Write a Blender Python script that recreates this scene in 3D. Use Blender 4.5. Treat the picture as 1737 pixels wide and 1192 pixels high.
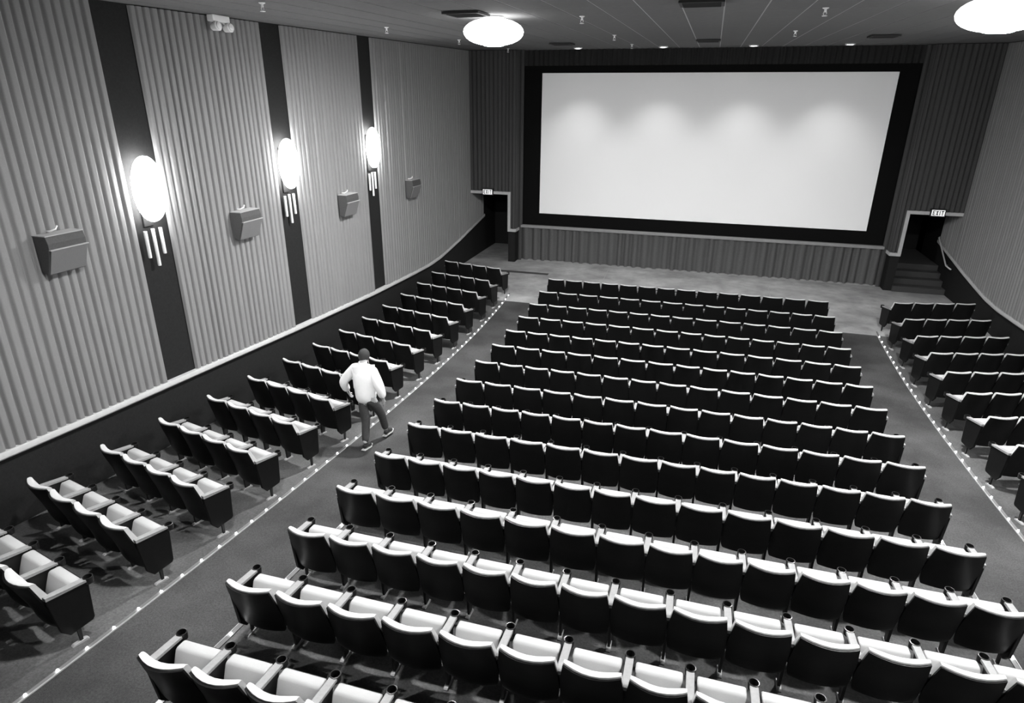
import bpy, bmesh, math, random
from mathutils import Vector, Matrix
random.seed(7)
for o in list(bpy.data.objects):
    bpy.data.objects.remove(o)
SC = bpy.context.scene
COL = SC.collection
ZS = 5.67                       # camera height above the lowest floor point

# ------------------------------------------------------------------ camera
cam_data = bpy.data.cameras.new('camera')
cam = bpy.data.objects.new('camera', cam_data)
COL.objects.link(cam)
SC.camera = cam
FPX = 1080.28
cR = Vector((0.95914, 0.28285, 0.00709)); cU = Vector((-0.10995, 0.34950, 0.93046)); cF = Vector((-0.26071, 0.89322, -0.36631))
M = Matrix.Identity(4)
for i in range(3):
    M[i][0] = cR[i]; M[i][1] = cU[i]; M[i][2] = -cF[i]
M[2][3] = ZS
cam.matrix_world = M
cam_data.sensor_width = 36.0
cam_data.sensor_fit = 'HORIZONTAL'
cam_data.lens = FPX / 1737 * 36.0
cam_data.clip_start = 0.05
cam_data.clip_end = 100

def in_view(p, margin=0.0):
    v = Vector(p) - Vector((0, 0, ZS))
    d = v.dot(cF)
    if d < 0.2:
        return False
    x = 0.5 + FPX * v.dot(cR) / d / 1737
    y = 0.5 - FPX * v.dot(cU) / d / 1192
    return -margin < x < 1 + margin and -margin < y < 1 + margin

# ------------------------------------------------------------------ world, exposure
W = bpy.data.worlds.new('world'); SC.world = W
W.use_nodes = True
W.node_tree.nodes['Background'].inputs[0].default_value = (0, 0, 0, 1)
W.node_tree.nodes['Background'].inputs[1].default_value = 0
SC.view_settings.view_transform = 'Standard'
SC.view_settings.look = 'None'
SC.view_settings.gamma = 1
SC.view_settings.use_curve_mapping = False
SC.view_settings.exposure = 0.0
SC.cycles.use_denoising = True
GLOBE_L = 7.0                  # radiance of the ceiling lamp bowls, oversized to take in the glare around them
ADDED_DISC_FAR, ADDED_DISC_NEAR = 3400.0, 1400.0   # radiance of the disc added under each lamp to throw light down
SCONCE_L = 46.0
DOWN_W = 235.0
BULB_L = 25.0

# ------------------------------------------------------------------ materials
MATS = {}
def mat(name, v, rough=0.6, var=0.0, vscale=8.0, bump=0.0, bscale=60.0, spec=0.3, stretch=(1, 1, 1), emit=0.0, metal=0.0, wear=0.0):
    m = bpy.data.materials.new(name); m.use_nodes = True
    nt = m.node_tree; b = nt.nodes['Principled BSDF']
    b.inputs['Base Color'].default_value = (v, v, v, 1)
    b.inputs['Roughness'].default_value = rough
    b.inputs['Specular IOR Level'].default_value = spec
    b.inputs['Metallic'].default_value = metal
    if emit:
        b.inputs['Emission Color'].default_value = (1, 1, 1, 1)
        b.inputs['Emission Strength'].default_value = emit
    if var or bump:
        tc = nt.nodes.new('ShaderNodeTexCoord'); mp = nt.nodes.new('ShaderNodeMapping')
        mp.inputs['Scale'].default_value = stretch
        nt.links.new(tc.outputs['Object'], mp.inputs['Vector'])
    if var:
        n = nt.nodes.new('ShaderNodeTexNoise'); n.inputs['Scale'].default_value = vscale
        n.inputs['Detail'].default_value = 5; n.inputs['Roughness'].default_value = 0.65
        nt.links.new(mp.outputs[0], n.inputs['Vector'])
        r = nt.nodes.new('ShaderNodeMapRange')
        r.inputs['From Min'].default_value = 0.3; r.inputs['From Max'].default_value = 0.7
        r.inputs['To Min'].default_value = v * (1 - var); r.inputs['To Max'].default_value = v * (1 + var)
        nt.links.new(n.outputs['Fac'], r.inputs['Value'])
        out = r.outputs['Result']
        if wear:
            n2 = nt.nodes.new('ShaderNodeTexNoise'); n2.inputs['Scale'].default_value = 0.9
            n2.inputs['Detail'].default_value = 3
            nt.links.new(mp.outputs[0], n2.inputs['Vector'])
            r2 = nt.nodes.new('ShaderNodeMapRange')
            r2.inputs['From Min'].default_value = 0.35; r2.inputs['From Max'].default_value = 0.65
            r2.inputs['To Min'].default_value = 1 - wear; r2.inputs['To Max'].default_value = 1 + wear
            nt.links.new(n2.outputs['Fac'], r2.inputs['Value'])
            mu = nt.nodes.new('ShaderNodeMath'); mu.operation = 'MULTIPLY'
            nt.links.new(out, mu.inputs[0]); nt.links.new(r2.outputs['Result'], mu.inputs[1])
            out = mu.outputs[0]
        nt.links.new(out, b.inputs['Base Color'])
    if bump:
        n = nt.nodes.new('ShaderNodeTexNoise'); n.inputs['Scale'].default_value = bscale
        n.inputs['Detail'].default_value = 3
        nt.links.new(mp.outputs[0], n.inputs['Vector'])
        bp = nt.nodes.new('ShaderNodeBump'); bp.inputs['Strength'].default_value = bump
        bp.inputs['Distance'].default_value = 0.02
        nt.links.new(n.outputs['Fac'], bp.inputs['Height'])
        nt.links.new(bp.outputs['Normal'], b.inputs['Normal'])
    MATS[name] = m
    return m

mat('concrete', 0.31, 0.5, 0.22, 3.0, 0.15, 90, 0.4, wear=0.22)
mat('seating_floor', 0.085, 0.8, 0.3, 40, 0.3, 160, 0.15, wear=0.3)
mat('carpet', 0.062, 0.95, 0.32, 60, 0.5, 220, 0.1, wear=0.28)
mat('dark_wall', 0.014, 0.8, 0.2, 30, 0.2, 150, 0.15)
mat('black', 0.006, 0.9, spec=0.05)
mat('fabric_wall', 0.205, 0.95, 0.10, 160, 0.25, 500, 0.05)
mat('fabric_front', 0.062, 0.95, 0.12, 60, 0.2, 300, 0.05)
mat('skirt', 0.105, 0.95, 0.14, 40, 0.2, 300, 0.05)
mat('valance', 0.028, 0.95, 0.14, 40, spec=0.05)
mat('rail', 0.44, 0.5, 0.06, 14, 0.05, 60)
mat('rail_screen', 0.24, 0.6, 0.08, 14)
mat('tile', 0.15, 0.9, 0.16, 26, 0.6, 70, 0.1, stretch=(0.35, 2.2, 1))
mat('tbar', 0.34, 0.5)
mat('screen', 0.95, 0.9, 0.015, 500, spec=0.05)
mat('shell', 0.006, 0.40, 0.15, 12, 0.04, 200, 0.15)
mat('cushion', 0.52, 0.95, 0.07, 220, 0.3, 420, 0.05)
mat('seat_fabric', 0.43, 0.95, 0.07, 220, 0.3, 420, 0.05)
mat('armrest', 0.25, 0.55, 0.10, 30, 0.04, 60)
mat('cup_black', 0.008, 0.3, spec=0.5)
mat('stand', 0.012, 0.5, spec=0.3)
mat('foot_metal', 0.3, 0.45, spec=0.5)
mat('strip_metal', 0.14, 0.4, 0.08, 30)
mat('strip_lip', 0.4, 0.35)
mat('bulb', 0.9, 0.3, emit=BULB_L)
mat('globe', 0.9, 0.4, emit=GLOBE_L)
mat('added_disc_far', 0.9, 0.4, emit=ADDED_DISC_FAR)
mat('added_disc_near', 0.9, 0.4, emit=ADDED_DISC_NEAR)
mat('sconce_glass', 0.9, 0.4, emit=SCONCE_L)
mat('sconce_rod', 0.80, 0.35)
mat('fixture_white', 0.75, 0.4)
mat('downlight_lens', 0.9, 0.4, emit=9.0)
mat('speaker_box', 0.055, 0.7, 0.15, 40, 0.1, 200)
mat('speaker_grille', 0.15, 0.9, 0.3, 400, 0.4, 600)
mat('speaker_top', 0.30, 0.7)
mat('vent_dark', 0.02, 0.7)
mat('sprinkler', 0.8, 0.3, spec=0.6)
mat('exit_face', 0.9, 0.5, emit=0.55)
mat('exit_letter', 0.03, 0.6)
mat('stair_carpet', 0.05, 0.95, 0.25, 60, 0.4, 200)
mat('handrail', 0.6, 0.4, spec=0.5)
mat('skin', 0.42, 0.5, 0.05, 40)
mat('hair', 0.03, 0.6, 0.4, 90, 0.5, 200)
mat('shirt', 0.88, 0.9, 0.02, 20, 0.15, 14)
mat('trousers', 0.045, 0.9, 0.2, 40, 0.2, 20)
mat('shoe', 0.02, 0.35, spec=0.5)
mat('sole', 0.5, 0.7)

# ------------------------------------------------------------------ mesh helpers
class MB:
    def __init__(s): s.v = []; s.f = []
    def add(s, vs, fs):
        n = len(s.v); s.v += [tuple(v) for v in vs]; s.f += [tuple(i + n for i in f) for f in fs]; return s
    def box(s, x0, x1, y0, y1, z0, z1):
        return s.add([(x0, y0, z0), (x1, y0, z0), (x1, y1, z0), (x0, y1, z0), (x0, y0, z1), (x1, y0, z1), (x1, y1, z1), (x0, y1, z1)],
                     [(3, 2, 1, 0), (4, 5, 6, 7), (0, 1, 5, 4), (1, 2, 6, 5), (2, 3, 7, 6), (3, 0, 4, 7)])
    def prism_x(s, poly, x0, x1):        # poly in (y, z), extruded along x
        n = len(poly)
        vs = [(x0, y, z) for y, z in poly] + [(x1, y, z) for y, z in poly]
        return s.add(vs, [tuple(range(n - 1, -1, -1)), tuple(range(n, 2 * n))] + [(i, (i + 1) % n, (i + 1) % n + n, i + n) for i in range(n)])
    def prism_y(s, poly, y0, y1):        # poly in (x, z)
        n = len(poly)
        vs = [(x, y0, z) for x, z in poly] + [(x, y1, z) for x, z in poly]
        return s.add(vs, [tuple(range(n)), tuple(range(2 * n - 1, n - 1, -1))] + [(i, i + n, (i + 1) % n + n, (i + 1) % n) for i in range(n)])
    def lathe(s, prof, seg=20, c=(0, 0, 0), sx=1, sy=1):   # prof list (r, z)
        vs = []; n = len(prof)
        for r, z in prof:
            for k in range(seg):
                a = 2 * math.pi * k / seg
                vs.append((c[0] + sx * r * math.cos(a), c[1] + sy * r * math.sin(a), c[2] + z))
        fs = []
        for i in range(n - 1):
            for k in range(seg):
                k2 = (k + 1) % seg
                fs.append((i * seg + k, i * seg + k2, (i + 1) * seg + k2, (i + 1) * seg + k))
        fs.append(tuple(range(seg - 1, -1, -1))); fs.append(tuple((n - 1) * seg + k for k in range(seg)))
        return s.add(vs, fs)
    def tube(s, pts, r, seg=8):
        pts = [Vector(p) for p in pts]; vs = []; n = len(pts)
        up = Vector((0.1, 0.2, 1))
        for i, p in enumerate(pts):
            t = (pts[min(i + 1, n - 1)] - pts[max(i - 1, 0)]).normalized()
            u = up if abs(t.dot(up.normalized())) < 0.95 else Vector((1, 0, 0))
            a = t.cross(u).normalized(); b = t.cross(a)
            for k in range(seg):
                g = 2 * math.pi * k / seg
                vs.append(p + (a * math.cos(g) + b * math.sin(g)) * r)
        fs = [(i * seg + k, (i + 1) * seg + k, (i + 1) * seg + (k + 1) % seg, i * seg + (k + 1) % seg) for i in range(n - 1) for k in range(seg)]
        fs += [tuple(range(seg)), tuple(range(n * seg - 1, (n - 1) * seg - 1, -1))]
        return s.add(vs, fs)
    def grid(s, rows):                    # rows of equal-length point lists
        m = len(rows[0]); vs = [p for r in rows for p in r]
        fs = [(i * m + j, i * m + j + 1, (i + 1) * m + j + 1, (i + 1) * m + j) for i in range(len(rows) - 1) for j in range(m - 1)]
        return s.add(vs, fs)
    def mesh(s, name, m=None, smooth=False, bevel=0.0, seg=2, angle=None):
        me = bpy.data.meshes.new(name)
        me.from_pydata(s.v, [], s.f)
        bm = bmesh.new(); bm.from_mesh(me)
        if bevel:
            bmesh.ops.bevel(bm, geom=[e for e in bm.edges if e.calc_face_angle(0) > 0.5], offset=bevel, segments=seg, profile=0.5, affect='EDGES')
        bmesh.ops.recalc_face_normals(bm, faces=bm.faces)
        bm.to_mesh(me); bm.free()
        if smooth:
            for p in me.polygons: p.use_smooth = True
            if angle:
                me.set_sharp_from_angle(angle=angle)
        if m: me.materials.append(MATS[m])
        return me

def obj(name, me, parent=None, loc=(0, 0, 0), rot=(0, 0, 0)):
    o = bpy.data.objects.new(name, me)
    COL.objects.link(o)
    o.location = loc; o.rotation_euler = rot
    if parent: o.parent = parent
    return o
def thing(name, label, cat, loc=(0, 0, 0), rz=0.0, group=None):
    o = bpy.data.objects.new(name, None); COL.objects.link(o)
    o.empty_display_size = 0.1
    o.location = loc; o.rotation_euler = (0, 0, rz)
    tag(o, label, cat, group); return o
def tag(o, label, cat, group=None):
    o['label'] = label; o['category'] = cat
    if group: o['group'] = group
    return o
def struct(name, me, label=None):
    o = obj(name, me); o['kind'] = 'structure'
    if label: o['label'] = label
    return o
ORD = ['', 'first', 'second', 'third', 'fourth', 'fifth', 'sixth', 'seventh', 'eighth', 'ninth', 'tenth', 'eleventh', 'twelfth', 'thirteenth', 'fourteenth', 'fifteenth', 'sixteenth']

# ------------------------------------------------------------------ room dimensions
XW0, XW1 = -7.98, 7.42           # side walls
XC = (XW0 + XW1) / 2
def mx(x): return 2 * XC - x     # mirror about the room axis
YB, YF = -0.9, 21.82             # rear wall, front side walls
YS = 22.35                       # screen wall
PF = [1.847888473765509e-05, -0.00045663384308668046, 0.007636164976056774, -0.14013876068450115, -3.7999958851783533]
def seat_top(Y):
    Yc = min(max(Y, 2.6), 17.6)
    r = 0.0
    for c in PF: r = r * Yc + c
    if Y < 2.6: r += (2.6 - Y) * 0.11
    return r
FRONT_Z = -5.45 + ZS
def floor_y(Y):
    return min(seat_top(Y - 0.2) - 0.86 + ZS, FRONT_Z) if Y > 13 else seat_top(Y - 0.2) - 0.86 + ZS
def bend(x):
    d = max(0.0, abs(x - XC) - 5.0)
    return d * 0.24
def floor_z(x, Y):
    if Y > 18.6: return FRONT_Z
    f = floor_y(Y - bend(x))
    if Y > 17.4:
        t = (Y - 17.4) / 1.2
        return f * (1 - t) + FRONT_Z * t
    return f
def ceil_z(Y): return 1.215 + (Y - 7.94) * 0.0235 + ZS
RAIL = [(-1.2, -3.56), (4.8, -4.071), (6.17, -4.170), (8.06, -4.285), (10.9, -4.465), (14.4, -4.640), (16.8, -4.708), (18.0, -4.722), (18.8, -4.68), (19.6, -4.58), (20.7, -4.43), (21.82, -4.25), (23.6, -3.97)]
def rail_z(Y):
    for (a, za), (b, zb) in zip(RAIL, RAIL[1:]):
        if Y <= b: return za + (zb - za) * (Y - a) / (b - a) + ZS
    return RAIL[-1][1] + ZS

# ------------------------------------------------------------------ floor
xs = [XW0 + (XW1 - XW0) * i / 48 for i in range(49)]
ys = [YB + (17.33 - YB) * i / 90 for i in range(91)] + [17.33 + (YS + .3 - 17.33) * i / 24 for i in range(1, 25)]
b = MB().grid([[(x, y, floor_z(x, y)) for x in xs] for y in ys])
fme = b.mesh('floor', 'concrete', True)
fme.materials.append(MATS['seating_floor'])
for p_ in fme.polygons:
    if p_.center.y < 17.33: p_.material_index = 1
floor = struct('floor', fme)
# floor joints in front of the screen, and the dark seam by the left exit
for xa, xb in ((-2.78, -2.90), (2.25, 2.34)):
    obj('floor_joint', MB().add([(xa - .012, 18.7, FRONT_Z + .003), (xa + .012, 18.7, FRONT_Z + .003), (xb + .012, 22.3, FRONT_Z + .003), (xb - .012, 22.3, FRONT_Z + .003)], [(0, 1, 2, 3)]).mesh('floor_joint', 'tbar'), floor)
obj('floor_seam', MB().box(-6.5, -4.72, 20.36, 20.58, FRONT_Z - .01, FRONT_Z + .006).mesh('floor_seam', 'stair_carpet'), floor)
def carpet(name, x0, x1, y0, y1, label):
    rows = []
    n = 70
    for i in range(n + 1):
        y = y0 + (y1 - y0) * i / n
        rows.append([(x0 + (x1 - x0) * j / 4, y, floor_z(x0 + (x1 - x0) * j / 4, y) + 0.006) for j in range(5)])
    o = struct(name, MB().grid(rows).mesh(name, 'carpet', True)); return o
STRIP_L, STRIP_R = -5.30, 4.69
STRIP_CL, STRIP_CR = -4.13, 3.57
carpet('floor_carpet_left', STRIP_L, STRIP_CL, 0.0, 17.33, '')
carpet('floor_carpet_right', STRIP_CR, STRIP_R, 0.0, 17.28, '')

# ------------------------------------------------------------------ ceiling
ceil_rows = [[(XW0 - .1, y, ceil_z(y)), (XW1 + .1, y, ceil_z(y))] for y in (YB - .1, 5, 12, 22.7)]
ceiling = struct('ceiling', MB().grid(ceil_rows).mesh('ceiling', 'tbar'))
TW, TL = 0.588, 1.18
tile_me = MB().box(-TW / 2 + .011, TW / 2 - .011, -TL / 2 + .003, TL / 2 - .003, -.004, 0.004).mesh('ceiling_tile', 'tile')
VENTS = [(-3.83, 10.45), (-4.12, 18.75), (-0.294, 9.98), (-0.294, 18.35), (3.53, 17.75)]
slope = math.atan(0.0235)
nx0 = int((XW0 - 0) / TW) - 1
tiles = 0
big = MB()
for i in range(nx0, int(XW1 / TW) + 2):
    cx = (i + 0.5) * TW
    if cx - TW / 2 < XW0 - 0.02 or cx + TW / 2 > XW1 + 0.02: continue
    j = 0
    y = YS - 0.25 - TL / 2
    while y > YB:
        vis = any(in_view((cx + a * TW / 2, y + c * TL / 2, ceil_z(y)), 0.02) for a in (-1, 1) for c in (-1, 0, 1))
        if vis and tiles < 300:
            t = obj('ceiling_tile', tile_me, ceiling, (cx, y, ceil_z(y)), (slope, 0, 0)); tiles += 1
        else:
            z = ceil_z(y)
            big.box(cx - TW / 2 + .011, cx + TW / 2 - .011, y - TL / 2 + .005, y + TL / 2 - .005, z - .004, z + .004)
        y -= TL
for xe0, xe1 in ((XW0, -13 * TW), (12 * TW, XW1)):
    em = MB().box(-(xe1 - xe0) / 2 + .006, (xe1 - xe0) / 2 - .006, -TL / 2 + .003, TL / 2 - .003, -.004, 0.004).mesh('ceiling_tile', 'tile')
    y = YS - 0.25 - TL / 2
    while y > YB:
        obj('ceiling_tile', em, ceiling, ((xe0 + xe1) / 2, y, ceil_z(y)), (slope, 0, 0)); y -= TL
o = obj('ceiling_tiles_rest', big.mesh('ceiling_tiles_rest', 'tile'), ceiling); o['kind'] = 'stuff'

# ------------------------------------------------------------------ pleated fabric
def pleat_rows(s0, s1, period, depth, jitter=0.0, sharp=6, per=10):
    """(s, offset) samples of a pleated profile from s0 to s1"""
    out = []; s = s0; n = max(1, round((s1 - s0) / period)); wds = [1 + random.uniform(-jitter, jitter) for _ in range(n)]
    k = (s1 - s0) / sum(wds)
    for w in wds:
        w *= k; d = depth * random.uniform(0.75, 1.15)
        for i in range(per):
            t = i / per
            out.append((s + w * t, d * (1 - abs(math.cos(math.pi * t)) ** sharp)))
        s += w
    out.append((s1, 0.0))
    return out
def wall_panel(x, sgn, y0, y1, parent, flat=0.0):
    pr = pleat_rows(y0, y1, 0.1375, 0.046, 0.14, 9, 16)
    lo = [(x + sgn * (.012 + d), y, rail_z(y) - .03) for y, d in pr]
    hi = [(x + sgn * (.012 + d), y, ceil_z(y) - .02) for y, d in pr]
    mid = [((a[0]), a[1], a[2] + (b[2] - a[2]) * .5) for a, b in zip(lo, hi)]
    return obj('pleated_panel', MB().grid([lo, mid, hi]).mesh('pleated_panel', 'fabric_wall', True), parent)
def face_panel(y, x0, x1, z0, z1, parent, name, m, period=0.137, depth=0.05, sharp=3, jitter=0.15, per=10):
    """pleated fabric facing the audience"""
    pr = pleat_rows(x0, x1, period, depth, jitter, sharp, per)
    f0 = z0 if callable(z0) else (lambda q: z0)
    f1 = z1 if callable(z1) else (lambda q: z1)
    return obj(name, MB().grid([[(s, y - d, f0(s)) for s, d in pr], [(s, y - d, f1(s)) for s, d in pr]]).mesh(name, m, True), parent)

STRIPES = [(0.50, 1.12), (3.96, 4.58), (7.44, 8.06), (10.93, 11.53), (14.41, 15.03)]
walls = {}
for side, X, sgn in (('left', XW0, 1), ('right', XW1, -1)):
    ya, yb = YB, 24.8
    rows = []
    for i in range(40):
        y = ya + (yb - ya) * i / 39
        top = ceil_z(y) if y < 22.6 else ceil_z(22.6)
        rows.append([(X, y, -0.35), (X, y, top)])
    # a slab with thickness
    b = MB().grid(rows)
    b.grid([[(p[0] - sgn * .12, p[1], p[2]) for p in r] for r in rows])
    wl = struct('wall_' + side, b.mesh('wall_' + side, 'dark_wall'))
    walls[side] = wl
    edges = [YB] + [e for s in STRIPES for e in s] + [23.2]
    for k in range(0, len(edges), 2):
        a, c = edges[k], edges[k + 1]
        if k == 0 or c < 1.2: continue
        wall_panel(X, sgn, a, min(c, YF - .01), wl)
        if c > YF:      # the fabric runs on past the door head, below the soffit
            pr = pleat_rows(YF, 23.2, 0.137, .05, .1, 3)
            obj('pleated_panel', MB().grid([[(X + sgn * (.012 + d), y, rail_z(y) - .03) for y, d in pr], [(X + sgn * (.012 + d), y, -3.06 + ZS) for y, d in pr]]).mesh('pleated_panel', 'fabric_wall', True), wl)
    # chair rail swept along the wall
    prof = [(0, 0), (.075, 0), (.085, -.02), (.085, -.075), (.07, -.095), (0, -.095)]
    n = 90; rr = []
    for i in range(n + 1):
        y = YB + .05 + (23.2 - YB) * i / n
        rr.append([(X + sgn * px, y, rail_z(y) + pz) for px, pz in prof])
    struct('trim_1' if side == 'left' else 'trim_2', MB().grid(rr).mesh('rail', 'rail', True, angle=0.6))
wall_rear = struct('wall_rear', MB().box(XW0, XW1, YB - .15, YB, -0.4, ceil_z(YB) + .1).mesh('wall_rear', 'dark_wall'))

# ------------------------------------------------------------------ front wall, screen, exits
fw = MB()
fw.box(-6.30, mx(-6.30), YS + .06, YS + .2, -0.2, ceil_z(YS) + .1)            # behind the masking
wall_front = struct('wall_front', fw.mesh('wall_front', 'black'))
DOOR_IN, PIER = -6.55, -6.30
DOOR_T = -3.06 + ZS
door_n = 0
for side, f in (('left', lambda x: x), ('right', mx)):
    door_n += 1
    xa, xb, xw = f(DOOR_IN), f(PIER), f(XW0)
    lo, hi = min, max
    # header over the exit and pier beside it
    b = MB()
    b.box(lo(xw, xb), hi(xw, xb), YF + .02, YF + .22, DOOR_T, ceil_z(YF) + .1)
    b.box(lo(xa, xb), hi(xa, xb), YF + .02, YF + .22, -0.3, DOOR_T)
    b.box(lo(xb, xb - .04 if side == 'left' else xb + .04), hi(xb, xb - .04 if side == 'left' else xb + .04), YF + .22, YS + .2, -0.3, ceil_z(YS) + .1)
    pier = struct('wall_front_' + side, b.mesh('wall_front_' + side, 'dark_wall'))
    # pleated fabric above the door, and on the pier down to the rail
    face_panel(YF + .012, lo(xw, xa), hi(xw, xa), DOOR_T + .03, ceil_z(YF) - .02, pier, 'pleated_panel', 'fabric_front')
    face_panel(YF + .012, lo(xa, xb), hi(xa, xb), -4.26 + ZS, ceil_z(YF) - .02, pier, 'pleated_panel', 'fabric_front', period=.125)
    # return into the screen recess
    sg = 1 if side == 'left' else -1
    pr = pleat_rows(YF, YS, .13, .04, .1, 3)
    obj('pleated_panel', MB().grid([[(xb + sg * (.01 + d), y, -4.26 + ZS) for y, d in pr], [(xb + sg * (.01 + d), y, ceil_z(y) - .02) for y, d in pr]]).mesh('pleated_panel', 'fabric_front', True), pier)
    # rounded column at the edge of the recess
    obj('column', MB().lathe([(.085, 0), (.085, ceil_z(YS) - FRONT_Z)], 14, (xb + sg * .07, YS - .06, FRONT_Z)).mesh('column', 'fabric_front', True, angle=.8), pier)
    # light trim round the opening
    t = MB()
    tw = .095
    x_out = xa + sg * tw
    t.prism_y([(xw, DOOR_T + tw), (x_out, DOOR_T + tw), (x_out, -4.345 + ZS), (xb, -4.345 + ZS), (xb, -4.25 + ZS), (x_out + sg * .0001, -4.25 + ZS)][:0] or [(lo(xw, x_out), DOOR_T), (hi(xw, x_out), DOOR_T), (hi(xw, x_out), DOOR_T + tw), (lo(xw, x_out), DOOR_T + tw)], YF - .07, YF + .03)
    t.box(lo(xa, x_out), hi(xa, x_out), YF - .07, YF + .03, -4.345 + ZS, DOOR_T)
    t.box(lo(x_out, xb + sg * .06), hi(x_out, xb + sg * .06), YF - .07, YF + .03, -4.345 + ZS, -4.25 + ZS)
    t.box(lo(xb, xb + sg * .06), hi(xb, xb + sg * .06), YF + .03, YS - .02, -4.345 + ZS, -4.25 + ZS)
    struct('trim_%d' % (2 + door_n), t.mesh('door_trim', 'rail'))
    # corridor beyond the opening
    c = MB()
    yend = 24.75 if side == 'left' else 25.4
    xin = f(-6.42)
    c.box(lo(xw, xin), hi(xw, xin), yend, yend + .1, -0.3, 4.6)
    c.box(lo(xin, xin + sg * .1), hi(xin, xin + sg * .1), YF + .22, yend, -0.3, 4.6)
    c.box(lo(xw, xin), hi(xw, xin), YF + .22, yend, DOOR_T + .02, DOOR_T + .12)
    struct('wall_corridor_' + side, c.mesh('wall_corridor_' + side, 'dark_wall'))
    if side == 'left':
        struct('floor_corridor', MB().box(XW0, xin, YS + .2, yend, -0.2, FRONT_Z + .004).mesh('floor_corridor', 'concrete'))

# masking, valance, screen, ledge and skirt
SX0, SX1, SZ0, SZ1 = -5.545, 5.045, -3.735 + ZS, 0.855 + ZS
msk = MB()
msk.box(PIER + .16, SX0 - .01, YS - .005, YS + .05, -4.2 + ZS, 1.3 + ZS)
msk.box(SX1 + .01, mx(PIER) - .16, YS - .005, YS + .05, -4.2 + ZS, 1.3 + ZS)
msk.box(SX0 - .01, SX1 + .01, YS - .005, YS + .05, SZ1 + .01, 1.3 + ZS)
msk.box(SX0 - .01, SX1 + .01, YS - .005, YS + .05, -4.2 + ZS, SZ0 - .01)
mk = MB
masking = obj('screen_masking', msk.mesh('screen_masking', 'black'))
tag(masking, 'black masking frame around the white cinema screen', 'masking')
screen = obj('cinema_screen', MB().box(SX0, SX1, YS + .002, YS + .03, SZ0, SZ1).mesh('cinema_screen', 'screen'))
tag(screen, 'wide blank white cinema screen on the front wall', 'screen')
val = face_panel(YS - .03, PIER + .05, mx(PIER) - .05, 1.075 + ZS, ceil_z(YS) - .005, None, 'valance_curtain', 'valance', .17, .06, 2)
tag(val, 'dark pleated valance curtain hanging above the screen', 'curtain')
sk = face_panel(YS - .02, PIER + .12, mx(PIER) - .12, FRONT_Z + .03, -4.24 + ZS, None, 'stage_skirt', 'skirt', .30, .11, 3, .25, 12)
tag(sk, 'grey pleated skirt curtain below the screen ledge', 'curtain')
ledge = MB().prism_x([(YS - .16, -4.25), (YS - .17, -4.235), (YS - .17, -4.175), (YS - .155, -4.16), (YS + .0, -4.16), (YS + .0, -4.25)], PIER + .12, mx(PIER) - .12)
ledge.v = [(x, y, z + ZS) for x, y, z in ledge.v]
struct('trim_5', ledge.mesh('trim_5', 'rail_screen'))
struct('baseboard_front', MB().box(PIER + .1, mx(PIER) - .1, YS - .11, YS + .05, FRONT_Z - .02, FRONT_Z + .045).mesh('baseboard_front', 'rail_screen'))

# stairs inside the right exit
st = thing('exit_stairs', 'dark carpeted steps climbing to the right hand exit', 'stairs', (0, 0, FRONT_Z))
tr_y = [21.75, 22.13, 22.47, 22.82]
for k in range(4):
    y1 = tr_y[k + 1] + .05 if k < 3 else 25.35
    obj('step', MB().box(mx(-6.53), XW1 - .005, tr_y[k], y1, .0 if k == 0 else .17 * k - .05, .17 * (k + 1)).mesh('step', 'stair_carpet', bevel=.012), st)
hr = thing('handrail', 'slim metal handrail on the wall beside the right exit steps', 'handrail', (XW1, 21.6, FRONT_Z))
obj('rail_tube', MB().tube([(-.06, .0, .84), (-.09, .16, .86), (-.09, .37, .87), (-.09, 1.55, 1.50), (-.03, 1.62, 1.52)], .022, 8).mesh('rail_tube', 'handrail', True), hr)
for yy, zz in ((.5, .94), (1.4, 1.42)):
    obj('bracket', MB().tube([(-.085, yy, zz), (-.07, yy, zz - .07), (0, yy, zz - .08)], .012, 6).mesh('bracket', 'handrail', True), hr)

# exit signs, with letters built from bars
def exit_sign(x, label):
    t = thing('exit_sign', label, 'sign', (x, YF - .03, -2.985 + ZS), group='exit signs')
    obj('housing', MB().box(-.20, .20, -.10, .02, -.115, .115).mesh('housing', 'cup_black', bevel=.008), t)
    obj('face', MB().box(-.17, .17, -.108, -.099, -.085, .085).mesh('face', 'exit_face'), t)
    L = {'E': [(0, .32, 0, 1), (0, 1, 0, .18), (0, .85, .41, .59), (0, 1, .82, 1)], 'I': [(.22, .78, 0, 1)], 'T': [(.34, .66, 0, 1), (0, 1, .80, 1)]}
    x0 = -.142
    for ch in 'EXIT':
        w = .066 if ch != 'I' else .038; h = .135
        m = MB()
        if ch == 'X':
            for s in (1, -1):
                a = [(0, -.5), (.34, -.5), (1, .5), (.66, .5)]
                m.prism_y([(x0 + w * (px if s == 1 else 1 - px), h * pz) for px, pz in a], -.112, -.107)
        else:
            for u0, u1, v0, v1 in L[ch]:
                m.box(x0 + w * u0, x0 + w * u1, -.112, -.107, h * (v0 - .5), h * (v1 - .5))
        obj('letter', m.mesh('letter_' + ch, 'exit_letter'), t)
        x0 += w + .017
    return t
exit_sign(-7.27, 'small lit EXIT sign above the doorway left of the screen')
exit_sign(6.69, 'small lit EXIT sign above the doorway right of the screen')

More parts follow.
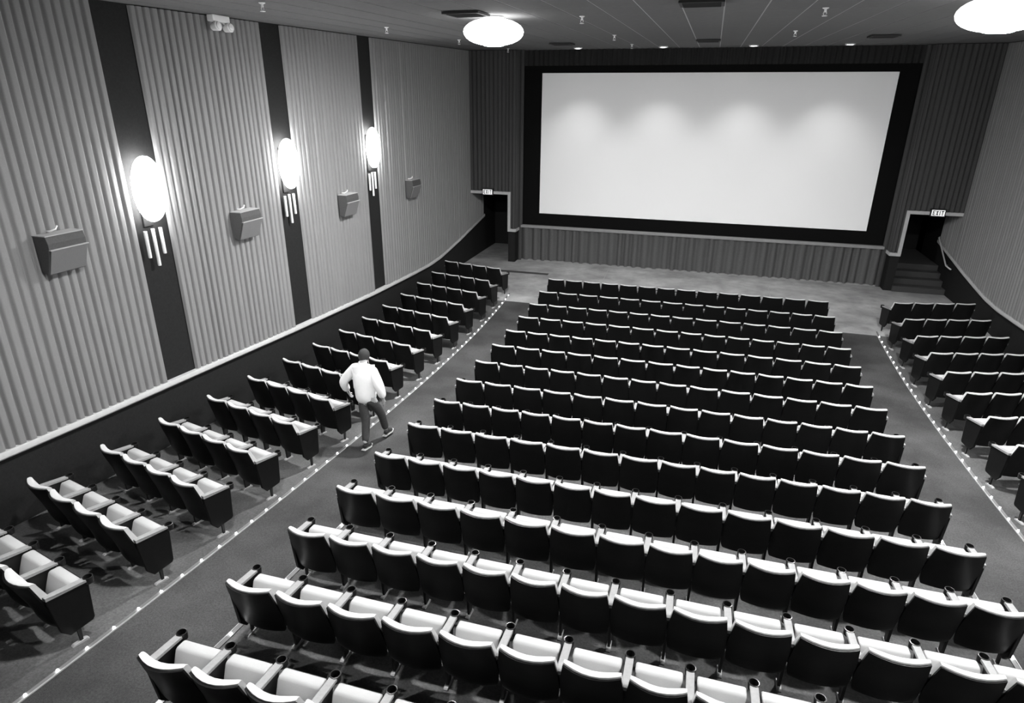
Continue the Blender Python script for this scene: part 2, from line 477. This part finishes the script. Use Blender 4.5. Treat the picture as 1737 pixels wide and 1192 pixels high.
# ------------------------------------------------------------------ ceiling fixtures
gp = [(.06, -.015)] + [(max(.06, .50 * math.sin(math.pi * k / 14) ** .9), -.225 + .205 * math.cos(math.pi * k / 14)) for k in range(1, 14)]
bowl_me = MB().lathe([q for q in gp if not (q[1] < -.3 and q[0] < .165)] + [(.165, -.418)], 32).mesh('glass_globe', 'globe', True)
canopy_me = MB().lathe([(.16, 0), (.17, -.008), (.15, -.03), (.07, -.045)], 24).mesh('canopy', 'fixture_white', True, angle=.6)
added_disc_pr = [(.165, -.414), (.165, -.424), (.12, -.434), (.04, -.440)]  # disc added beneath the bowl for harder light from above
added_disc_far = MB().lathe(added_disc_pr, 24).mesh('added_disc', 'added_disc_far', True)
added_disc_near = MB().lathe(added_disc_pr, 24).mesh('added_disc', 'added_disc_near', True)
LAMPS = [(-3.63, 11.2, 'glowing opal globe lamp on the ceiling left of the screen', added_disc_far),
         (3.26, 10.05, 'glowing opal globe lamp on the ceiling at the top right corner', added_disc_far),
         (-3.63, 4.35, 'glowing opal globe lamp on the ceiling above the nearer left aisle', added_disc_near),
         (3.15, 4.35, 'glowing opal globe lamp on the ceiling above the nearer right aisle', added_disc_near)]
for x, y, lb, lm in LAMPS:
    t = thing('ceiling_lamp', lb, 'ceiling lamp', (x, y, ceil_z(y) - .012), group='opal ceiling lamps')
    obj('canopy', canopy_me, t); obj('glass_globe', bowl_me, t); obj('added_disc', lm, t)

can_me = MB().lathe([(.105, 0.03), (.135, 0.03), (.135, -.018), (.12, -.022), (.10, -.012), (.10, .0)], 20).mesh('trim_ring', 'fixture_white', True, angle=.6)
lens_me = MB().lathe([(.098, .0), (.098, -.014), (.06, -.022), (.01, -.024)], 20).mesh('lens', 'downlight_lens', True)
DL = [(-4.15, 'leftmost'), (-1.60, 'second from left'), (0.92, 'third from left'), (3.42, 'rightmost')]
for x, w in DL:
    y = 21.15
    t = thing('ceiling_downlight', 'round recessed ceiling downlight before the screen, %s of four' % w, 'downlight', (x, y, ceil_z(y) - .016), group='downlights before the screen')
    obj('trim_ring', can_me, t); obj('lens', lens_me, t)
    ld = bpy.data.lights.new('downlight_beam', 'SPOT'); ld.energy = DOWN_W; ld.spot_size = math.radians(92); ld.spot_blend = 0.9; ld.shadow_soft_size = 0.06
    lo_ = bpy.data.objects.new('downlight_beam', ld); COL.objects.link(lo_); lo_.parent = t
    lo_.location = (0, 0, -.06); lo_.rotation_euler = (math.radians(-3), 0, 0)

slat_me = MB().add([(-.25, -.02, 0), (.25, -.02, 0), (.25, .02, -.03), (-.25, .02, -.03), (-.25, -.02, .006), (.25, -.02, .006), (.25, .02, -.024), (-.25, .02, -.024)],
                   [(3, 2, 1, 0), (4, 5, 6, 7), (0, 1, 5, 4), (1, 2, 6, 5), (2, 3, 7, 6), (3, 0, 4, 7)]).mesh('slat', 'vent_dark')
vf = MB()
for a in ((-.294, .294, -.294, -.25), (-.294, .294, .25, .294), (-.294, -.25, -.25, .25), (.25, .294, -.25, .25)): vf.box(*a, -.032, .0)
vent_frame = vf.mesh('vent_frame', 'vent_dark')
vb_me = MB().box(-.26, .26, -.26, .26, -.004, .0).mesh('backing', 'black')
VL = ['dark square ceiling air vent left of the glowing ceiling lamp', 'dark ceiling air vent nearest the top left corner of the screen', 'dark ceiling air vent at the top edge, nearest the viewer',
      'dark ceiling air vent above the middle of the screen', 'dark ceiling air vent above the right end of the screen']
for (x, y), lb in zip(VENTS, VL):
    t = thing('air_vent', lb, 'vent', (x, y, ceil_z(y) - .015), group='ceiling air vents'); t.rotation_euler = (slope, 0, 0)
    obj('vent_frame', vent_frame, t); obj('backing', vb_me, t)
    for k in range(6): obj('slat', slat_me, t, (0, -.21 + .084 * k, -.012))

sp_plate = MB().lathe([(.045, 0), (.045, -.008), (.02, -.02)], 14).mesh('escutcheon', 'sprinkler', True, angle=.6)
spb = MB().lathe([(.014, -.015), (.018, -.05), (.012, -.06)], 10)
spb.tube([(.016, 0, -.055), (.022, 0, -.08), (.004, 0, -.105)], .005, 6); spb.tube([(-.016, 0, -.055), (-.022, 0, -.08), (-.004, 0, -.105)], .005, 6)
sp_body = spb.mesh('body', 'sprinkler', True, angle=.7)
sp_def = MB().lathe([(.036, -.104), (.036, -.11), (.01, -.113)], 12).mesh('deflector', 'sprinkler')
SPR = [(-6.02, 8.4, 'beside the emergency light'), (-6.25, 12.55, 'between the third sconce and the ceiling lamp'), (-6.25, 16.5, 'just left of the glowing ceiling lamp'), (-6.3, 20.9, 'under the glowing ceiling lamp, near the corner'),
       (-2.2, 11.45, 'nearest the viewer in the row left of the screen centre'), (-2.3, 15.9, 'middle of the row left of the screen centre'), (-2.35, 19.7, 'above the screen, left of centre'),
       (1.40, 11.2, 'nearest the top edge, right of the screen centre'), (1.46, 15.7, 'right of the screen centre, nearer the screen')]
for x, y, w in SPR:
    t = thing('fire_sprinkler', 'tiny metal ceiling sprinkler ' + w, 'sprinkler', (x, y, ceil_z(y) - .013), group='ceiling sprinklers')
    obj('escutcheon', sp_plate, t); obj('body', sp_body, t); obj('deflector', sp_def, t)

# emergency light on the left wall
t = thing('emergency_light', 'white twin head emergency light high on the left wall', 'emergency light', (XW0 + .07, 9.76, 1.195 + ZS))
obj('battery_box', MB().box(0, .12, -.20, .20, -.045, .055).mesh('battery_box', 'fixture_white', bevel=.012), t)
for s in (-1, 1):
    h = obj('lamp_head', MB().lathe([(.035, -.07), (.05, -.06), (.075, .055), (.06, .07)], 14).mesh('lamp_head', 'fixture_white', True, angle=.7), t, (.10, s * .145, -.12), (0, math.radians(80), 0))
    obj('lens', MB().lathe([(.062, .071), (.05, .085), (.01, .088)], 14).mesh('lens', 'sprinkler', True), h)
    obj('swivel', MB().tube([(.05, s * .125, -.03), (.07, s * .125, -.08)], .014, 8).mesh('swivel', 'fixture_white', True), t)

# ------------------------------------------------------------------ wall sconces
shade_prof = []
for k in range(0, 15):
    a = math.pi * k / 14
    shade_prof.append((max(.01, .285 * math.sin(a) ** 0.9), -.47 * math.cos(a)))
shade_me = MB().lathe(shade_prof, 24, sx=0.42).mesh('glass_shade', 'sconce_glass', True)  # oval enlarged so its shape takes in the glare around the lamp
plate_me = MB().box(-.03, .0, -.09, .09, -.55, .3).mesh('backplate', 'dark_wall', bevel=.008)
def sconce(X, sgn, yc, zc, label):
    t = thing('wall_sconce', label, 'sconce', (X + sgn * .03, yc, zc), group='glowing wall sconces')
    obj('backplate', plate_me, t) if sgn > 0 else obj('backplate', plate_me, t, rot=(0, 0, math.pi))
    obj('glass_shade', shade_me, t, (sgn * .125, 0, 0))
    for dy, ztop, zbot in ((-.145, -.60, -1.00), (0, -.585, -1.15), (.145, -.59, -.99)):
        obj('rod', MB().lathe([(.022, zbot), (.026, zbot + .01), (.026, ztop)], 10).mesh('rod', 'sconce_rod', True, angle=.6), t, (sgn * .045, dy, 0))
for k, (yc, zc_, w) in enumerate(((7.69, -1.25, 'on the left wall, nearest the viewer'), (11.16, -1.18, 'on the left wall, middle of the three'), (14.62, -1.09, 'on the left wall, nearest the screen'))):
    z = zc_ + ZS
    sconce(XW0, 1, yc, z, 'glowing oval wall sconce with three hanging rods ' + w)
    sconce(XW1, -1, yc, z, 'glowing oval wall sconce with three hanging rods ' + w.replace('left', 'right'))

# ------------------------------------------------------------------ wall speakers
prof = [(0.02, 0), (.225, 0), (.245, -.085), (.245, -.155), (.13, -.49), (.03, -.45)]
def yz(poly): return poly
cab = MB(); n = len(prof)
cab_me = MB().prism_y([(x, z) for x, z in prof], 0, .53).mesh('cabinet', 'speaker_box', bevel=.006)
grille = MB().prism_y([(.252, -.165), (.268, -.165), (.152, -.478), (.136, -.478)], .01, .52).mesh('grille', 'speaker_grille', bevel=.004)
lip = MB().box(.24, .275, -.004, .534, -.168, -.155).mesh('lip', 'speaker_top')
sptop = MB().box(.015, .23, -.004, .534, 0.001, .014).mesh('top_board', 'speaker_top', bevel=.003)
brk = MB().tube([(.0, .2, .03), (.06, .22, .03), (.12, .25, .06), (.10, .29, .09)], .012, 6).mesh('bracket', 'fixture_white', True)
arm_sp = MB().box(-.01, .04, .18, .34, -.35, -.1).mesh('wall_mount', 'stand')
for yy, z, w in ((5.86, -1.61, 'nearest the viewer, at the left edge'), (9.42, -1.86, 'between the first and second sconces'), (12.97, -2.02, 'between the second and third sconces'), (16.49, -2.07, 'nearest the screen')):
    t = thing('wall_speaker', 'grey box loudspeaker on the pleated left wall, ' + w, 'speaker', (XW0 + .045, yy, z + ZS), group='wall loudspeakers')
    obj('cabinet', cab_me, t); obj('grille', grille, t); obj('lip', lip, t); obj('top_board', sptop, t); obj('bracket', brk, t); obj('wall_mount', arm_sp, t, (-.03, 0, 0))

# ------------------------------------------------------------------ aisle light strips
bulb_me = MB().lathe([(.006, -.004), (.013, .002), (.0135, .010), (.009, .018), (.003, .021)], 8).mesh('bulb', 'bulb', True)
def light_strip(x, y0, y1, label, every=0.305):
    t = thing('aisle_light_strip', label, 'light strip', (x, y0, floor_z(x, y0)), group='aisle floor light strips')
    z0 = floor_z(x, y0)
    n = 60
    base = [[], [], []]
    prof = [(-.032, 0.002), (-.032, .014), (.022, .014), (.022, .002)]
    rr = []
    for i in range(n + 1):
        y = y0 + (y1 - y0) * i / n
        rr.append([(px, y - y0, floor_z(x, y) - z0 + pz) for px, pz in prof])
    obj('channel', MB().grid(rr).mesh('channel', 'strip_metal'), t)
    for ex in ((-.030,) if x in (STRIP_R, STRIP_CL) else (.020,)):
        obj('lip', MB().grid([[(ex + px, y0_, zz + pz_) for px, pz_ in ((-.004, 0), (-.004, .018), (.004, .018), (.004, 0))] for (_, y0_, zz) in [r[0] for r in rr]]).mesh('lip', 'strip_lip'), t)
    y = y0 + .15
    while y < y1 - .05:
        if in_view((x, y, floor_z(x, y)), .03):
            obj('bulb', bulb_me, t, (0, y - y0, floor_z(x, y) - z0 + .017))
        y += every
    return t
light_strip(STRIP_L, 1.4, 17.9, 'row of tiny floor bulbs along the left side of the left aisle')
light_strip(STRIP_R, 7.0, 17.55, 'row of tiny floor bulbs along the right side of the right aisle')
light_strip(STRIP_CL, 1.4, 6.6, 'floor bulb strip beside the left ends of the centre rows')
light_strip(STRIP_CR, 3.0, 9.8, 'floor bulb strip beside the right ends of the centre rows')

# ------------------------------------------------------------------ cinema seats
SWD = 0.52
def lerp_tab(tab, z):
    for (a, va), (c, vc) in zip(tab, tab[1:]):
        if z <= c: return va + (vc - va) * (z - a) / (c - a)
    return tab[-1][1]
Y_TAB = [(.26, .150), (.30, .138), (.47, .112), (.66, .056), (.86, 0.0)]
W_TAB = [(.26, .44), (.285, .475), (.34, .502), (.46, .514), (.56, .512), (.70, .492), (.80, .468), (.86, .454)]
def bulge(z): return .042 + .028 * (z - .26) / .6
def surf(u, z, off):
    w = lerp_tab(W_TAB, z)
    return (u * w / 2, lerp_tab(Y_TAB, z) - bulge(z) * (1 - u * u) + off, z)
US = [-1, -.85, -.6, -.3, 0, .3, .6, .85, 1]
def closed_sheet(zs, fr, bk):
    m = MB(); nu = len(US)
    A = [[fr(u, z) for u in US] for z in zs]; B = [[bk(u, z) for u in US] for z in zs]
    m.grid(A); m.grid(B); nz = len(zs); N = nu * nz
    fs = []
    for i in range(nz - 1):
        fs.append((i * nu, (i + 1) * nu, (i + 1) * nu + N, i * nu + N))
        fs.append((i * nu + nu - 1, i * nu + nu - 1 + N, (i + 1) * nu + nu - 1 + N, (i + 1) * nu + nu - 1))
    for j in range(nu - 1):
        fs.append((j, j + N, j + 1 + N, j + 1))
        q = (nz - 1) * nu
        fs.append((q + j, q + j + 1, q + j + 1 + N, q + j + N))
    m.f += fs
    return m
ZSH = [.262, .28, .32, .40, .50, .60, .70, .78, .83, .852]
shell_me = closed_sheet(ZSH, lambda u, z: surf(u, z, .014), lambda u, z: surf(u, z, -.004)).mesh('back_shell', 'shell', True, angle=.9)
def cush_t(z, u):
    t = .072 + .022 * math.sin(min(1, max(0, (z - .40) / .42)) * math.pi)
    edge = 1 - .30 * abs(u) ** 6
    return t * edge
ZCU = [.40, .42, .50, .60, .70, .79, .83, .852, .866]
def cu_back(u, z): p_ = surf(u * .985, min(z, .86), .012 if z < .86 else .020); return (p_[0], p_[1], z)
def cu_front(u, z):
    d = .014 + cush_t(z, u)
    if z > .86: d -= .016
    p_ = surf(u * .985, min(z, .86), d); return (p_[0], p_[1], z)
cushion_me = closed_sheet(ZCU, cu_front, cu_back).mesh('back_cushion', 'cushion', True, angle=1.0)
# tip-up seat, folded: leans back slightly from its hinge
sc_b = MB().prism_x([(.215, .335), (.272, .50), (.318, .615), (.335, .634), (.425, .630), (.440, .612), (.412, .49), (.345, .325)], -.203, .203)
sc_me = sc_b.mesh('seat_cushion', 'seat_fabric', True, bevel=.018, seg=2, angle=.9)
pan_me = MB().prism_x([(.352, .315), (.419, .49), (.446, .600), (.458, .596), (.434, .48), (.368, .305)], -.19, .19).mesh('seat_pan', 'shell', bevel=.004)
hinge_me = MB().tube([(-.25, .25, .33), (.25, .25, .33)], .014, 8).mesh('hinge_bar', 'stand', True)
arm_me = MB().add([(-.030, .075, .655), (.030, .075, .655), (.034, .435, .622), (-.034, .435, .622), (-.026, .075, .694), (.026, .075, .694), (.034, .435, .650), (-.034, .435, .650), (.034, .14, .687), (-.034, .14, .687)],
                 [(3, 2, 1, 0), (4, 5, 8, 9), (9, 8, 6, 7), (0, 1, 5, 4), (1, 2, 6, 8, 5), (2, 3, 7, 6), (3, 0, 4, 9, 7)]).mesh('armrest', 'armrest', bevel=.004)
cup_me = MB().lathe([(.030, .580), (.043, .587), (.047, .645), (.046, .656), (.038, .657), (.035, .60), (.01, .598)], 18, (0, .468, 0)).mesh('cup_holder', 'cup_black', True, angle=.6)
std_me = MB().prism_x([(.10, .655), (.40, .622), (.40, .58), (.33, .36), (.30, .06), (.30, .012), (.22, .012), (.20, .34), (.13, .50), (.085, .62)], -.014, .014).mesh('standard', 'stand', bevel=.004)
foot_me = MB().prism_x([(.17, -.03), (.33, -.03), (.33, .010), (.31, .024), (.19, .024), (.17, .012)], -.022, .022).mesh('foot', 'foot_metal', bevel=.004)
panel_me = MB().prism_x([(.075, .645), (.42, .615), (.455, .585), (.43, .20), (.41, .17), (.19, .15), (.12, .24)], -.019, .019).mesh('end_panel', 'shell', bevel=.008)
post_me = MB().prism_x([(.25, .215), (.29, .215), (.28, .0), (.255, .0)], -.012, .012).mesh('leg', 'stand')

SEATS = 0
def cinema_seat(x, y, z, rz, w, label, group, right_end=False, left_panel=False, right_panel=False):
    global SEATS
    SEATS += 1
    t = thing('cinema_chair', label, 'cinema seat', (x, y, z), rz, group)
    k = w / SWD
    for nm, me in (('back_shell', shell_me), ('back_cushion', cushion_me), ('seat_cushion', sc_me), ('hinge_bar', hinge_me)):
        o = obj(nm, me, t); o.scale = (k, 1, 1)
        if nm == 'seat_cushion':
            q = obj('seat_pan', pan_me, o)
    for side, on, pan in ((-1, True, left_panel), (1, right_end, right_panel)):
        if not on: continue
        X = side * w / 2
        a = obj('armrest', arm_me, t, (X, 0, 0)); obj('cup_holder', cup_me, a)
        if pan:
            obj('end_panel', panel_me, t, (X, 0, 0)); obj('leg', post_me, t, (X, 0, 0))
        else:
            obj('standard', std_me, t, (X, 0, 0))
        obj('foot', foot_me, t, (X, 0, 0))
    return t
def seat_visible(x, y, z):
    return any(in_view((x + a, y + b_, z + c), 0.012) for a in (-.26, 0, .26) for b_ in (-.05, .2, .5) for c in (.05, .45, .86))

CY = [17.068, 16.016, 14.999, 13.976, 12.938, 11.927, 10.885, 9.846, 8.827, 7.813, 6.76, 5.78, 4.807, 3.839, 2.838]
NAR, WID = 0.506, 0.542
for r, y in enumerate(CY):
    seq = [NAR] * 7 + [WID] * 7 if r % 2 == 0 else [WID] * 7 + [NAR] * 7
    x = -3.93 - .03
    z = seat_top(y) - .86 + ZS
    for s, w in enumerate(seq):
        cx = x + w / 2; x += w
        if not seat_visible(cx, y, z): continue
        nm = ORD[s + 1] + ' from the left' if s < 7 else (ORD[14 - s] + ' from the right' if s < 13 else 'first from the right')
        cinema_seat(cx, y, z, 0, w, 'black-backed seat %s in centre block, %s row from screen' % (nm, ORD[r + 1]), 'seats of the centre block',
                    right_end=(s == 13), left_panel=(s == 0), right_panel=(s == 13))
LY = [17.562, 16.503, 15.464, 14.407, 13.356, 12.31, 11.278, 10.247, 9.232, 8.201, 7.2, 6.201, 5.214, 4.214, 3.195]
AL, AR = 0.2273, 0.2550
SW = 0.507
NMS = ['at the aisle', 'second from the aisle', 'third from the aisle', 'at the wall']
for r, y in enumerate(LY):
    for s in range(4):
        d = -.02 + SW * (s + .5)
        px, py = -5.528 - d * math.cos(AL), y + d * math.sin(AL)
        z = seat_top(y) - .86 + ZS
        if not seat_visible(px, py, z): continue
        cinema_seat(px, py, z, -AL, SW, 'black-backed seat %s in left block, %s row from screen' % (NMS[s], ORD[r + 1]), 'seats of the left block',
                    right_end=(s == 0), right_panel=(s == 0))
RY = [17.377, 16.307, 15.241, 14.242, 13.199, 12.175, 11.13, 10.074, 9.03, 7.99]
for r, y in enumerate(RY):
    for s in range(4):
        d = -.02 + .513 * (s + .5)
        px, py = 4.904 + d * math.cos(AR), y + d * math.sin(AR)
        z = seat_top(y) - .86 + ZS
        if not seat_visible(px, py, z): continue
        cinema_seat(px, py, z, AR, .513, 'black-backed seat %s in right block, %s row from screen' % (NMS[s], ORD[r + 1]), 'seats of the right block',
                    right_end=(s == 3), left_panel=(s == 0))
print('SEATS', SEATS, 'TILES', tiles)

# ------------------------------------------------------------------ the man in the aisle
def skin(name, verts, edges, root, m, sub=2):
    me = bpy.data.meshes.new(name + '_skel')
    me.from_pydata([v[0] for v in verts], edges, [])
    o = bpy.data.objects.new(name + '_skel', me); COL.objects.link(o)
    md = o.modifiers.new('skin', 'SKIN'); md.use_smooth_shade = True
    sd = o.modifiers.new('sub', 'SUBSURF'); sd.levels = sub; sd.render_levels = sub
    if not me.skin_vertices:
        bm = bmesh.new(); bm.from_mesh(me); bm.verts.layers.skin.verify(); bm.to_mesh(me); bm.free()
    for i, v in enumerate(verts):
        r = v[1]; me.skin_vertices[0].data[i].radius = r if isinstance(r, tuple) else (r, r)
        me.skin_vertices[0].data[i].use_root = (i in root)
    dg = bpy.context.evaluated_depsgraph_get()
    res = bpy.data.meshes.new_from_object(o.evaluated_get(dg))
    bpy.data.objects.remove(o)
    res.name = name
    res.materials.clear(); res.materials.append(MATS[m])
    for p in res.polygons: p.use_smooth = True
    return res
def chain(pts, start=0):
    return list(pts), [(start + i, start + i + 1) for i in range(len(pts) - 1)]
PX, PY = -4.944, 8.24
pz = floor_z(PX, PY)
man = None
P = dict(pel=(-.05, .27, .86), wai=(-.08, .30, 1.00), che=(-.11, .36, 1.18), upc=(-.14, .40, 1.30), nek=(-.16, .44, 1.37), hdb=(-.17, .48, 1.42), hdm=(-.18, .52, 1.49), hdt=(-.18, .54, 1.56),
         shl=(-.30, .40, 1.29), ell=(-.50, .30, 1.06), wrl=(-.48, .42, .82), hal=(-.475, .46, .75),
         shr=(.03, .38, 1.28), elr=(.20, .28, 1.06), wrr=(.22, .33, .82), har=(.215, .36, .74),
         hil=(-.14, .25, .82), knl=(-.06, .20, .45), anl=(.0, .0, .115), tol=(.0, .135, .03),
         hir=(.04, .27, .82), knr=(.09, .47, .46), anr=(.10, .56, .10), tor=(.105, .71, .035))
# body, skin coloured, one continuous mesh
bv = [(P['pel'], (.11, .09)), (P['wai'], (.11, .085)), (P['che'], (.13, .09)), (P['upc'], (.10, .075)), (P['nek'], .055), (P['hdb'], (.065, .075)), (P['hdm'], (.078, .098)), (P['hdt'], (.06, .075)),
      (P['shl'], .055), (P['ell'], .04), (P['wrl'], .028), (P['hal'], (.035, .018)), (P['shr'], .055), (P['elr'], .04), (P['wrr'], .028), (P['har'], (.035, .018)),
      (P['hil'], .085), (P['knl'], .055), (P['anl'], .04), (P['hir'], .085), (P['knr'], .055), (P['anr'], .04)]
be = [(0, 1), (1, 2), (2, 3), (3, 4), (4, 5), (5, 6), (6, 7), (3, 8), (8, 9), (9, 10), (10, 11), (3, 12), (12, 13), (13, 14), (14, 15), (0, 16), (16, 17), (17, 18), (0, 19), (19, 20), (20, 21)]
# fingers: short chains rooted in the palms
roots = [0]
for hk, wk, s in (('hal', 'wrl', 1), ('har', 'wrr', -1)):
    h = Vector(P[hk]); d = (h - Vector(P[wk])).normalized(); side = Vector((0, 1, 0)).cross(d).normalized() * .0 + Vector((.0, 1, .25)).normalized()
    for q, ln in enumerate((.065, .075, .07, .055)):
        base = h + side * (.024 - .016 * q)
        i = len(bv)
        bv += [(tuple(base), .009), (tuple(base + d * ln * .55 + Vector((s * .006, .0, 0))), .0085), (tuple(base + d * ln + Vector((s * .022, .004, .004))), .007)]
        be += [(i, i + 1), (i + 1, i + 2)]; roots.append(i)
    i = len(bv); base = h - d * .03 + side * .02
    bv += [(tuple(base), .010), (tuple(base + side * .028 + d * .02), .0095), (tuple(base + side * .036 + d * .05), .008)]
    be += [(i, i + 1), (i + 1, i + 2)]; roots.append(i)
body_me = skin('person', bv, be, roots, 'skin')
man = obj('person', body_me, None, (PX, PY, pz), (0, 0, 0))
tag(man, 'person in white shirt and dark trousers walking down the left aisle', 'person')
# face and ears
fc = Vector(P['hdm'])
nb = MB().lathe([(.004, -.03), (.016, -.022), (.013, 0), (.006, .028)], 10, (fc.x, fc.y + .098, fc.z - .005), 1, 1)
obj('nose', nb.mesh('nose', 'skin', True), man)
for s in (-1, 1):
    obj('ear', MB().lathe([(.003, -.032), (.014, -.02), (.018, .01), (.010, .03)], 8, (fc.x + s * .08, fc.y - .005, fc.z), .45, 1).mesh('ear', 'skin', True), man)
    obj('eye', MB().lathe([(.002, -.010), (.010, -.004), (.010, .004), (.002, .010)], 8, (fc.x + s * .032, fc.y + .088, fc.z + .012)).mesh('eye', 'hair', True), man)
obj('mouth', MB().box(fc.x - .025, fc.x + .025, fc.y + .083, fc.y + .091, fc.z - .058, fc.z - .050).mesh('mouth', 'hair', bevel=.002), man)
# hair cap, over the crown and the back of the head
hp = MB(); rows = []
for i in range(9):
    a = math.pi * .70 * i / 8
    row = []
    for k in range(24):
        g = 2 * math.pi * k / 24
        lim = 1.0 if math.sin(g) < .3 else max(.42, 1 - .75 * (math.sin(g) - .3))
        aa = a * lim
        row.append((fc.x + .092 * math.sin(aa) * math.cos(g), fc.y - .006 + .112 * math.sin(aa) * math.sin(g), fc.z + .0 + .118 * math.cos(aa)))
    rows.append(row + [row[0]])
hp.grid(rows)
obj('hair', hp.mesh('hair', 'hair', True), man)
# shirt: torso and long sleeves
sv = [((-.05, .26, .70), (.20, .165)), (P['wai'], (.185, .145)), (P['che'], (.205, .15)), (P['upc'], (.165, .11)), ((-.155, .42, 1.375), (.075, .07)),
      (P['shl'], .10), (P['ell'], .085), ((-.482, .41, .85), .065), (P['shr'], .10), (P['elr'], .085), ((.22, .325, .85), .065)]
se = [(0, 1), (1, 2), (2, 3), (3, 4), (3, 5), (5, 6), (6, 7), (3, 8), (8, 9), (9, 10)]
obj('shirt', skin('shirt', sv, se, [2], 'shirt'), man)
obj('collar', MB().lathe([(.066, -.02), (.072, -.02), (.070, .03), (.062, .03), (.066, -.02)], 16, (-.16, .425, 1.385), 1, 1.05).mesh('collar', 'shirt', True), man)
# trousers
tv = [((-.05, .265, .88), (.12, .09)), ((-.05, .26, .80), (.13, .105)), (P['hil'], .095), (P['knl'], .078), ((.0, .02, .12), .062), (P['hir'], .095), (P['knr'], .078), ((.10, .56, .13), .062)]
te = [(0, 1), (1, 2), (2, 3), (3, 4), (1, 5), (5, 6), (6, 7)]
obj('trousers', skin('trousers', tv, te, [1], 'trousers'), man)
for (a, tt, tilt) in (('anl', 'tol', 1), ('anr', 'tor', 1)):
    A = Vector(P[a]); T = Vector(P[tt]); d = (T - A); d.z = 0; 
    heel = A + Vector((0, -.045, -.055)); toe = T + Vector((0, .06, .005))
    up = skin('shoe', [(tuple(heel + Vector((0, 0, .02))), (.036, .038)), (tuple(A + Vector((0, .03, -.03))), (.042, .045)), (tuple(T), (.045, .026)), (tuple(toe), (.034, .018))], [(0, 1), (1, 2), (2, 3)], [1], 'shoe')
    sh = obj('shoe', up, man)
    s0 = heel + Vector((0, -.03, -.03)); s1 = toe + Vector((0, .01, -.028)); mid = T + Vector((0, 0, -.032))
    m = MB().grid([[(s0.x - .036, s0.y, s0.z), (s0.x + .036, s0.y, s0.z)], [(mid.x - .048, mid.y, mid.z), (mid.x + .048, mid.y, mid.z)], [(s1.x - .03, s1.y, s1.z + .01), (s1.x + .03, s1.y, s1.z + .01)]])
    n = len(m.v); m.v += [(x, y, z + .014) for x, y, z in m.v[:n]]; m.f += [tuple(i + n for i in f) for f in m.f[:2]]
    m.f += [(0, 2, 2 + n, n), (2, 4, 4 + n, 2 + n), (1, 3, 3 + n, 1 + n), (3, 5, 5 + n, 3 + n), (0, 1, 1 + n, n), (4, 5, 5 + n, 4 + n)]
    obj('sole', m.mesh('sole', 'sole'), sh)
